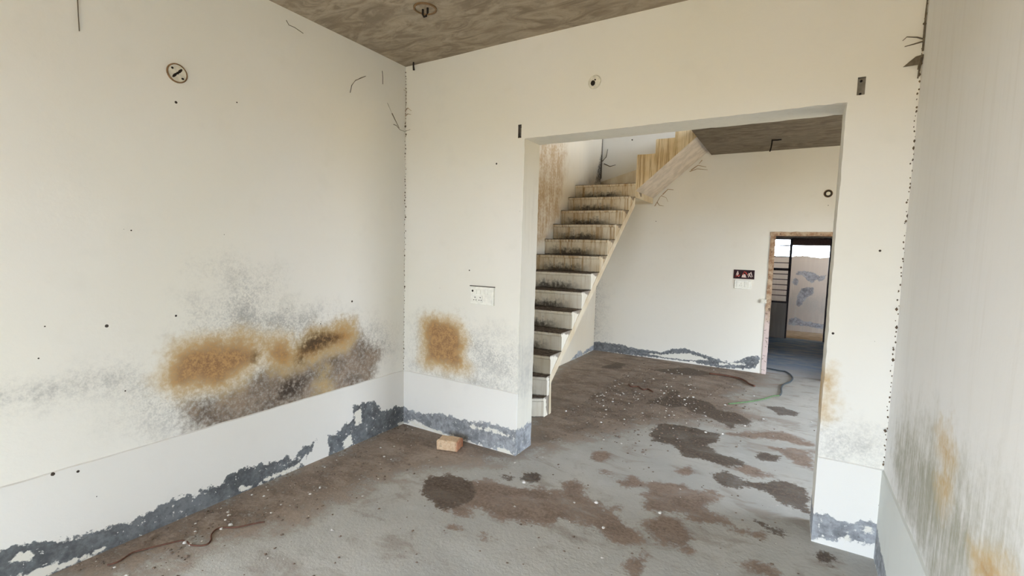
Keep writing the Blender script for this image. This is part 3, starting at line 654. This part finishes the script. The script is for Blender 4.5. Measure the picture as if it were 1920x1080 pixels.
# ------------------------------------------------------------------ staircase
st = thing('staircase', (-2.3, 4.0, 0), 'cream concrete staircase with mouldy steps turning right under the ceiling', 'staircase')
RS = .194
Yr = lambda k: 4.04 + .22 * (k - 3) if k > 2 else (3.94, 3.99)[k - 1]     # the two lowest steps fan out
Yl = lambda k: Yr(k) - .06 if k > 2 else (3.36, 3.72)[k - 1]
Xr = lambda k: -1.96 + .01 * (k - 3) if k > 2 else -1.965
for k in range(1, 14):
    q = MB(); N = 22; hh = []; uu = []; rings = []
    for j in range(N + 1):
        t = j / N; x = XS + .007 + (Xr(k) - XS - .004) * t
        y0 = Yl(k) + (Yr(k) - Yl(k)) * t; y1 = Yl(k + 1) + (Yr(k + 1) - Yl(k + 1)) * t + (.004 if k > 2 else .05)
        if k == 13: y1 = y0 + .30
        z0, z1 = RS * (k - 1), RS * k
        w = mnoise.noise(Vector((x * 8, k * 3.7, 0))) * .007; w2 = mnoise.noise(Vector((x * 19, k * 1.7, 5))) * .005
        rings.append([(x, y0 + .002, z0), (x, y0 + w2 * .4, z1 - .04), (x, y0 - .011 + w, z1 - .030 + w2), (x, y0 - .011 + w, z1 - .007), (x, y0 - .002 + w, z1 + w2 * .5), (x, y1, z1 + .001 + w2 * .3), (x, y1, z0 if k < 3 else z1 - (.012 if k < 13 else .15))])
        hh += [0, .8, .85, .97, 1.0, 1.2, 1.2]; uu += [t] * 7
    q.loft(rings)
    q.at = {'h': hh, 'u': uu}
    q.build('step', M['step'] if k > 7 else M['step_lower'], st)
# waist slab
q = MB(); rings = []
for j in range(9):
    t = j / 8; off = -.06 * (1 - t)
    xk = lambda k: XS + .007 + (Xr(k) - XS - .004) * t
    rings.append([(xk(3), Yr(3) + off + .003, 0), (xk(3), Yr(3) + off + .003, RS * 2 + .002), (xk(13), Yr(13) + off + .003, RS * 12 + .002), (xk(13), Yr(13) + off + .003, 2.222), (xk(3), 4.09 + off, .327), (xk(3) - .004, 4.075 + off, .30), (xk(3), 4.09 + off, 0)])
q.loft(rings); q.build('waist_slab', M['stair_side'], st)
# quarter landing, winder and upper flight
XT, YT = -1.86, 6.24
q = MB(); q.box((XS + .007, YT + .004, 2.335), (XT, YB - .004, 2.371)); q.box((XS + .007, YT + .30, 2.371), (XT, YB - .004, 2.520)); q.build('landing', M['stair_side'], st)
q = MB(); q.loft([[(XS + .007, YB - .004, z), (XT, YT + .03, z), (XT, YB - .004, z)] for z in (2.515, 2.70)]); q.build('winder_step', M['stair_side'], st)
low = lambda x: 2.418 + (x + 1.857) * .86
xs = [-1.857, -1.62, -1.385, -1.15, -1.082]; zs = [2.887, 3.066, 3.245, 3.245]
for i in range(4):
    q = MB(); a, b = xs[i], xs[i + 1]; rings = []
    for j in range(8):
        y = YT + (YB - .004 - YT) * j / 7; w = mnoise.noise(Vector((i * 3, y * 6, 1))) * .006
        rings.append([(a, y, low(a)), (a + w, y, zs[i] - .012), (a + .008 + w, y, zs[i] + w), ((a + b) / 2, y, zs[i] - .004 + w), (b + .001, y, zs[i] - .002), (b + .001, y, low(b))])
    q.loft(rings)
    q.mi = [1 if any(abs(q.v[ix][2] - low(q.v[ix][0])) > .004 for ix in f) else 0 for f in q.f]
    q.build('step', [M['soffit'], M['stair_streak']], st)

# ------------------------------------------------------------------ things on walls
def rect_plate(q, x0, x1, z0, z1, y, d, bev=.003):
    """plate on a wall facing -Y, standing d proud of y"""
    q.loft([[(x0, y, z0), (x1, y, z0), (x1, y, z1), (x0, y, z1)], [(x0, y - d + bev, z0), (x1, y - d + bev, z0), (x1, y - d + bev, z1), (x0, y - d + bev, z1)], [(x0 + bev, y - d, z0 + bev), (x1 - bev, y - d, z0 + bev), (x1 - bev, y - d, z1 - bev), (x0 + bev, y - d, z1 - bev)]])
s = thing('switchboard', (-2.1, YP, 1.158), 'ivory switchboard with two sockets beside the wide opening', 'switchboard')
q = MB(); rect_plate(q, -2.212, -1.990, 1.156, 1.298, YP, .014); q.build('plate', M['plate'], s)
q = MB(); q.box((-2.225, YP - .010, 1.298), (-1.985, YP - .001, 1.3035)); q.build('top_shadow_strip', M['pit'], s)  # dark strip standing in for the shadow line above the plate
yy = YP - .0135
for i, x in enumerate((-2.166, -2.130, -2.094, -2.058, -2.022)):
    q = MB(); rect_plate(q, x - .015, x + .015, 1.238, 1.276, yy, .005, .002); o = q.build('switch', M['plate'], s)
q = MB(); q.lathe((-2.192, yy, 1.262), (0, -1, 0), [(.009, 0), (.009, .002)], 10); q.build('missing_indicator_hole', M['dark'], s)
for x in (-2.165, -2.115):
    q = MB(); rect_plate(q, x - .021, x + .021, 1.172, 1.226, yy, .004, .002); so = q.build('socket', M['plate'], s)
    for dx, dz, r in ((0, .013, .0048), (-.010, -.008, .0042), (.010, -.008, .0042)):
        q = MB(); q.lathe((x + dx, yy - .0035, 1.199 + dz), (0, -1, 0), [(r, 0), (r, .0012)], 8); q.build('pin_hole', M['pit'], so)
q = MB(); rect_plate(q, -2.075, -2.005, 1.172, 1.226, yy, .004, .002); q.build('blank_cover', M['plate'], s)

def round_box(name, O, N, r, label, kind):
    s = thing(name, O, label, 'junction box', 'round wall boxes')
    O, N = Vector(O), Vector(N)
    a = N.cross(Vector((0, 0, 1)) if abs(N.z) < .9 else Vector((0, 1, 0))).normalized(); c = N.cross(a)
    q = MB(); q.lathe(O, N, [(r * 1.02, -.004), (r * 1.02, .006), (r * .97, .009), (r * .9, .009), (r * .88, .005)], 28, cap=False); q.build('rim', M['brown_ring'] if kind != 1 else M['plate_dim'], s)
    q = MB(); q.lathe(O, N, [(r * .9, -.004), (r * .9, .006), (r * .3, .0065)], 28); q.build('cover', M['plate_dim'] if kind != 2 else M['pit'], s)
    def hole(du, dv, ru, rv, ang=0):
        q = MB(); ca, sa = math.cos(ang), math.sin(ang); rings = []
        for h in (.004, .0085):
            rings.append([O + N * h + a * (du + ru * math.cos(k * math.pi / 5) * ca - rv * math.sin(k * math.pi / 5) * sa) * r + c * (dv + ru * math.cos(k * math.pi / 5) * sa + rv * math.sin(k * math.pi / 5) * ca) * r for k in range(10)])
        q.loft(rings); q.build('knockout_hole', M['dark'], s)
    if kind == 0:
        hole(-.25, -.28, .34, .13, .9); hole(.28, .28, .34, .13, .9); hole(0, 0, .13, .13); hole(-.5, .45, .14, .1); hole(.48, -.42, .12, .12)
    elif kind == 1:
        hole(-.3 if N.y > 0 else .22, .15, .36, .42); hole(-.12, -.3, .13, .12)
    else:
        q = MB(); q.lathe(O, N, [(r * .5, .003), (r * .5, .010), (r * .34, .012)], 16); q.build('centre_boss', M['plate_dim'], s)
        hole(0, 0, .2, .2)
    return s
round_box('junction_box', (XL, 1.313, 2.508), (1, 0, 0), .050, 'round ivory wall box with dark knockouts on the stained left wall', 0)
round_box('junction_box', (-1.226, YP, 2.738), (0, -1, 0), .044, 'round ivory wall box with one dark hole above the opening', 1)
round_box('junction_box', (.321, YB, 2.405), (0, -1, 0), .048, 'round brown wall box on the hall wall above the door', 2)
# ceiling fan box with hook
s = thing('ceiling_fan_box', (-2.13, 2.39, ZC), 'round rusty fan box with a hook in the front room ceiling', 'ceiling box')
q = MB(); q.lathe((-2.13, 2.39, ZC), (0, 0, -1), [(.075, -.003), (.075, .010), (.066, .012), (.062, .004)], 28, cap=False); q.build('rim', M['brown_ring'], s)
q = MB(); q.lathe((-2.13, 2.39, ZC), (0, 0, -1), [(.066, -.003), (.066, .005)], 28); q.build('cover', M['ceiling'], s)
q = MB(); q.tube([(-2.15, 2.39, ZC - .002), (-2.15, 2.39, ZC - .035), (-2.14, 2.39, ZC - .052), (-2.12, 2.39, ZC - .052), (-2.11, 2.39, ZC - .035), (-2.11, 2.39, ZC - .002)], .007, 8); q.build('hook', M['dark'], s)
# stubs and wires from ceilings
q = MB(); q.tube([(-2.813, 3.02, ZC + .01), (-2.815, 3.022, ZC - .03), (-2.818, 3.03, ZC - .062)], [.006, .007, .009], 8)
tag(q.build('rebar_stub', M['dark'], origin=(-2.815, 3.02, ZC)), 'short dark rod poking from the ceiling near the left corner', 'rod')
s = thing('hanging_wire', (-.31, 6.5, ZH), 'short black wire hanging from the hall ceiling', 'wire')
q = MB(); q.tube([(-.31, 6.5, ZH + .005), (-.312, 6.5, ZH - .05), (-.318, 6.5, ZH - .10), (-.327, 6.49, ZH - .14)], .0075, 8); q.build('wire', M['dark'], s)
q = MB(); q.tube([(-.31, 6.5, ZH - .006), (-.26, 6.51, ZH - .008), (-.215, 6.52, ZH - .004)], .009, 8); q.build('clip', M['dark'], s)
q = MB(); q.tube([(XL + .006, y, z) for y, z in DATA['thread']] , .0022, 5)
tag(q.build('hanging_thread', M['web'], origin=(XL + .006, .905, 2.567)), 'thin dark thread hanging at the top of the left wall', 'thread')

# open switch box with loose wires, white plate under it
s = thing('open_switch_box', (-.571, YB, 1.285), 'open dark maroon switch box with loose wire ends on the hall wall', 'switch box')
q = MB(); a, b, c, d = BX
q.box((a, YB - .002, c), (b, YB + .05, d), skip=('-y',))
q.build('box', M['maroon'], s)
q = MB()
for (x0, x1, z0, z1) in ((a - .006, b + .006, c - .006, c + .008), (a - .006, b + .006, d - .008, d + .006), (a - .006, a + .008, c, d), (b - .008, b + .006, c, d)): q.box((x0, YB - .008, z0), (x1, YB + .004, z1))
q.build('rim', M['maroon'], s)
def wire(pts, mat, r=.007):
    q = MB(); q.tube([(a + (b - a) * u, YB + y, c + (d - c) * v) for u, v, y in pts], r, 7); q.build('wire', mat, s)
wire([(.08, .25, .03), (.12, .5, .01), (.18, .85, .0), (.2, .6, .0), (.16, .3, .0), (.25, .22, .01)], M['wire_white'])
wire([(.06, .15, .03), (.12, .3, .0), (.2, .25, .0), (.28, .4, .02)], M['wire_red'], .009)
wire([(.42, .2, .02), (.46, .6, 0), (.5, .82, 0), (.58, .75, 0), (.64, .5, .02)], M['wire_red'], .008)
q = MB(); q.loft([[(a + (b - a) * u, YB + y, c + (d - c) * v) for u, v in ((.38, .12), (.62, .12), (.56, .5), (.43, .55))] for y in (.004, .02)]); q.build('loose_module', M['wire_white'], s)
wire([(.72, .2, .02), (.78, .55, 0), (.84, .8, 0), (.88, .5, 0), (.92, .25, .02)], M['wire_white'])
wire([(.68, .4, .03), (.74, .65, .005), (.8, .35, .0), (.86, .2, .02)], M['wire_white'], .006)
s = thing('socket_plate', (-.577, YB, 1.142), 'white socket plate just below the open dark switch box', 'socket')
q = MB(); rect_plate(q, -.682, -.472, 1.142, 1.262, YB, .012); q.build('plate', M['plate'], s)
q = MB(); rect_plate(q, -.655, -.575, 1.165, 1.24, YB - .0115, .004); so = q.build('socket', M['plate'], s)
for dx, dz in ((0, .014), (-.012, -.01), (.012, -.01)):
    q = MB(); q.lathe((-.60 + dx, YB - .015, 1.2 + dz), (0, -1, 0), [(.004, 0), (.004, .001)], 8); q.build('pin_hole', M['pit'], so)
q = MB(); rect_plate(q, -.56, -.495, 1.165, 1.24, YB - .0115, .005); q.build('switch', M['plate'], s)

# ------------------------------------------------------------------ things on the floor
def smooth_path(P, n=6):
    out = []
    P = [Vector((*p, 0)) for p in P]
    for i in range(len(P) - 1):
        p0, p1, p2, p3 = P[max(i - 1, 0)], P[i], P[i + 1], P[min(i + 2, len(P) - 1)]
        for k in range(n):
            t = k / n
            out.append(.5 * ((2 * p1) + (p2 - p0) * t + (2 * p0 - 5 * p1 + 4 * p2 - p3) * t * t + (3 * p1 - p0 - 3 * p2 + p3) * t ** 3))
    out.append(P[-1]); return out
def floor_line(name, pts, r, mats, label, cat, split=None):
    P = smooth_path(pts); q = MB()
    P = [(p.x, p.y, r + .001 + .004 * abs(mnoise.noise(p * 5))) for p in P]
    if split:
        k = int(len(P) * split); q.tube(P[:k + 1], r, 7, 0); q.tube(P[k:], r * .8, 7, 1)
    else: q.tube(P, r, 7)
    return tag(q.build(name, mats, origin=(pts[0][0], pts[0][1], 0), smooth=True), label, cat)
floor_line('floor_cable', DATA['cable'], .009, [M['cable_dark'], M['cable_green']], 'dark green cable snaking across the floor from the hall door', 'cable', .66)
floor_line('brown_cord', DATA['cord2'], .012, M['cord_brown'], 'short brown cord on the hall floor near the door jamb', 'cord')
floor_line('brown_cord', DATA['cord1'], .004, M['cord_brown'], 'thin kinked brown cord on the floor along the stained left wall', 'cord')
floor_line('dark_twig', DATA['twig'], .008, M['cord_brown'], 'dark twig lying in the rubble in front of the stairs', 'twig')

# half brick
q = MB(); L_, W_, H_ = .175, .115, .078
rings = []
for z, ins in ((0, .004), (.006, 0), (H_ - .008, 0), (H_, .007)):
    r = []
    for k in range(32):
        side, t = divmod(k, 8); t /= 8
        cs = [(-L_ / 2 + ins, -W_ / 2 + ins), (L_ / 2 - ins, -W_ / 2 + ins), (L_ / 2 - ins, W_ / 2 - ins), (-L_ / 2 + ins, W_ / 2 - ins)]
        p0, p1 = cs[side], cs[(side + 1) % 4]
        x, y = p0[0] + (p1[0] - p0[0]) * t, p0[1] + (p1[1] - p0[1]) * t
        w = mnoise.noise_vector(Vector((x * 30, y * 30, z * 30))) * .004
        if x > L_ / 2 - .01: x += .012 * mnoise.noise(Vector((y * 25, z * 25, 4)))
        r.append((x + w.x, y + w.y, z + (w.z if z > .01 else 0)))
    rings.append(r)
q.loft(rings)
bo = tag(q.build('brick', M['brick']), 'single broken orange brick on the floor by the partition', 'brick')
bo.location = (-2.265, 2.885, .002); bo.rotation_euler = (0, 0, math.radians(17))

# larger plaster chips
CHL = ['white plaster chip on the brown patch at the front of the floor', 'small white chip on the far edge of the brown floor patch', 'white chip between the two brown floor patches', 'white chip where the thin cord kinks by the left wall', 'second pale chip beside the kink of the thin cord', 'white chip at the near end of the thin cord', 'pale chip just right of the near cord end', 'white chip at the foot of the stairs', 'grey chip on the dusty floor beside the left wall', 'small white chip beside the dark damp patch']
rc = random.Random(3)
for i, (x, y) in enumerate(DATA['chips']):
    q = MB(); r = rc.uniform(.008, .013); n = 7; a0 = rc.random() * 6
    base = [(r * rc.uniform(.7, 1.3) * math.cos(a0 + k * 6.283 / n), r * rc.uniform(.7, 1.3) * math.sin(a0 + k * 6.283 / n)) for k in range(n)]
    q.loft([[(x + u, y + v, 0) for u, v in base], [(x + u * .95, y + v * .95, r * .55) for u, v in base], [(x + u * .55 + .002, y + v * .6, r * .85 + rc.uniform(0, .003)) for u, v in base]])
    tag(q.build('plaster_chip', M['chip'], origin=(x, y, 0)), CHL[i], 'plaster chip', 'plaster chips on the floor')

# uncountable rubble
def rubble(name, fn, n, label, seed, rmax=.012):
    r = random.Random(seed); q = MB()
    for _ in range(n):
        x, y = fn(r); s = .0025 + (r.random() ** 3) * rmax
        m_ = 0 if r.random() < .17 else 1
        q.lump((x, y, s * .3 + .002), s, m_, rnd=r)
    return tag(q.build(name, [M['chip'], M['clod']]), label, 'rubble', kind='stuff')
AVOID = [tuple(p[:2]) for k in ('twig', 'cord1', 'cord2', 'cable') for p in smooth_path(DATA[k], 3)] + [tuple(p) for p in DATA['chips']]
def hall_pt(r):
    while True:
        x, y = r.gauss(-1.55, .55), r.gauss(5.1, .75)
        if -1.82 < x < .4 and 3.5 < y < 7.05 and min(math.hypot(x - a, y - b) for a, b in AVOID) > .05: return x, y
rubble('hall_rubble', hall_pt, 2600, 'plaster crumbs and earth scattered on the hall floor by the stairs', 11, .014)
def left_pt(r):
    while True:
        x, y = XL + .03 + abs(r.gauss(0, .38)), r.uniform(.3, 3.02)
        if x < -1.2 and not (abs(x + 2.265) < .14 and abs(y - 2.885) < .12) and min(math.hypot(x - a, y - b) for a, b in AVOID) > .03: return x, y
rubble('wall_foot_rubble', left_pt, 900, 'plaster crumbs and dirt on the floor along the left wall', 12, .010)
def open_pt(r): return r.uniform(-2.0, .35), r.uniform(1.2, 3.45)
def open_ok(r):
    while True:
        x, y = open_pt(r)
        if not (2.98 < y < 3.36 and (x < OX0 + .03 or x > OX1 - .03)): return x, y
rubble('floor_grit', open_ok, 420, 'fine loose grit across the middle of the grey floor', 13, .008)

# crumbling corners, pits, cobwebs
def corner_crumbs(name, parent, x, y, dx, dy, z0, z1, n, seed, big):
    r = random.Random(seed); q = MB()
    for i in range(n):
        z = z0 + (z1 - z0) * (i + r.random() * .9) / n; s = r.uniform(.003, .0065) * (big if r.random() < .22 else 1)
        p = (x + dx * r.uniform(.0, .012), y + dy * r.uniform(.0, .012), z)
        b0 = len(q.v); q.lump((0, 0, 0), s, 0, 1.0, r)
        for k in range(b0, len(q.v)): q.v[k] = (p[0] + q.v[k][0] * .8, p[1] + q.v[k][1] * .8, p[2] + q.v[k][2] * 1.5)
    o = q.build(name, M['crumb'], parent); o['kind'] = 'stuff'; return o
corner_crumbs('corner_crumbs', wall_left, XL, YP, 1, -1, .5, 3.1, 95, 1, 1.7)
corner_crumbs('corner_crumbs', wall_right, XR, YP, -1, -1, .15, 3.1, 110, 2, 1.6)
corner_crumbs('corner_crumbs', bpy.data.objects['wall_back'], XS, YB, 1, -1, .15, 1.25, 40, 4, 1.6)
corner_crumbs('corner_crumbs', bpy.data.objects['wall_stair'], XS, YB, 1, -1, 2.75, 3.4, 16, 5, 2.0)
def pits(parent, pts, f, rs, seed):
    r = random.Random(seed); q = MB()
    for p in pts:
        O, N = f(p); s = r.choice((.003, .004, .005, .007, .009)) * rs; q.lathe(O, N, [(s, -.004), (s * .95, .0006), (s * .5, .0012)], 7)
    o = q.build('nail_pits', M['pit'], parent); o['kind'] = 'stuff'
pits(wall_left, DATA['spotsL'], lambda p: ((XL + (.009 if p[1] < .49 else 0), p[0], p[1]), (1, 0, 0)), 1.0, 5)
pits(wall_partition, DATA['spotsP'], lambda p: ((p[0], YP - (.009 if p[1] < .49 else 0), p[1]), (0, -1, 0)), .9, 6)
pits(bpy.data.objects['wall_back'], DATA['spotsB'], lambda p: ((p[0], YB, p[1]), (0, -1, 0)), 1.3, 8)
q = MB()
for sdat in DATA['strands']: q.tube([(XL + .004, y, z) for y, z in sdat], .0022, 5)
o = q.build('dust_threads', M['web'], wall_left); o['kind'] = 'stuff'

def cobweb(name, strands, mat, label, sheet=None):
    q = MB()
    for pts, r in strands: q.tube(pts, [r * (1 - .6 * k / (len(pts) - 1)) for k in range(len(pts))], 5)
    if sheet: q.loft([[tuple(Vector(p) + Vector((0, dy, 0))) for p in sheet] for dy in (0, .003)])
    p0 = strands[0][0][0]
    return tag(q.build(name, mat, origin=p0), label, 'cobweb', 'cobwebs in the corners')
cobweb('cobweb', [([(XL + .01, 2.90, 2.70), (XL + .012, 2.93, 2.66), (XL + .012, 2.96, 2.625), (XL + .010, 2.985, 2.60)], .0042), ([(XL + .008, 2.92, 2.615), (XL + .012, 2.95, 2.612), (XL + .015, 2.99, 2.585), (XL + .03, 3.03, 2.58), (XL + .06, YP - .006, 2.60)], .003), ([(XL + .008, 2.85, 2.77), (XL + .010, 2.90, 2.70)], .0015)], M['web'], 'dark wispy cobweb on the left wall near the corner')
cobweb('cobweb', [([(XL + .004, YP - .008, 2.765), (XL + .03, YP - .006, 2.785), (XL + .07, YP - .005, 2.755)], .004), ([(XL + .004, YP - .008, 2.72), (XL + .03, YP - .006, 2.735), (XL + .065, YP - .005, 2.725)], .0035), ([(XL + .006, YP - .03, 2.93), (XL + .012, YP - .008, 2.93), (XL + .008, YP - .008, 2.83), (XL + .006, YP - .008, 2.71)], .002)], M['web_tan'], 'tan dusty cobweb tuft in the left room corner')
cobweb('cobweb', [([(XR - .004, YP - .01, 2.675), (XR - .03, YP - .007, 2.69), (XR - .07, YP - .006, 2.70), (XR - .085, YP - .005, 2.685)], .004), ([(XR - .004, YP - .012, 2.665), (XR - .04, YP - .007, 2.66), (XR - .075, YP - .005, 2.655)], .0045), ([(XR - .003, YP - .008, 2.62), (XR - .006, YP - .012, 2.80), (XR - .003, YP - .008, 2.95)], .005)], M['web'], 'upper cobweb wisps in the right room corner')
cobweb('cobweb', [([(XR - .004, YP - .015, 2.60), (XR - .01, YP - .014, 2.55), (XR - .014, YP - .012, 2.49)], .007), ([(XR - .012, YP - .02, 2.585), (XR - .018, YP - .02, 2.53)], .006)], M['web'], 'lower dark cobweb with a triangular flap in the right corner', sheet=[(XR - .075, YP - .012, 2.555), (XR - .03, YP - .016, 2.595), (XR - .006, YP - .016, 2.60), (XR - .012, YP - .016, 2.555)])
cobweb('cobweb', [([(-1.34, YB - .006, 2.80), (-1.25, YB - .01, 2.86), (-1.14, YB - .006, 2.83)], .007), ([(-1.36, YB - .006, 2.78), (-1.26, YB - .012, 2.81), (-1.12, YB - .006, 2.79)], .006), ([(-1.2, YB - .006, 2.93), (-1.24, YB - .012, 2.88)], .006)], M['web_tan'], 'tan cobweb on the hall wall under the ceiling edge')
cobweb('cobweb', [([(-1.72, YB - .006, 2.47), (-1.65, YB - .012, 2.54), (-1.57, YB - .006, 2.53)], .008), ([(-1.83, YB - .006, 2.30), (-1.79, YB - .012, 2.37), (-1.76, YB - .012, 2.43), (-1.70, YB - .006, 2.49)], .006), ([(-1.80, YB - .006, 2.36), (-1.76, YB - .01, 2.31), (-1.70, YB - .006, 2.30)], .006), ([(-1.74, YB - .006, 2.45), (-1.67, YB - .01, 2.42), (-1.64, YB - .006, 2.36)], .004)], M['web_tan'], 'tan cobweb on the hall wall where the stairs turn')
cobweb('cobweb', [([(XS + .02, YB - .01, 3.02), (XS + .08, YB - .012, 3.08), (XS + .10, YB - .008, 3.20)], .009), ([(XS + .05, YB - .008, 2.98), (XS + .15, YB - .012, 2.93), (XS + .24, YB - .008, 2.95)], .008), ([(XS + .01, YB - .012, 2.75), (XS + .012, YB - .012, 3.1), (XS + .01, YB - .012, 3.4)], .009)], M['web'], 'sooty cobweb in the stairwell corner above the landing')
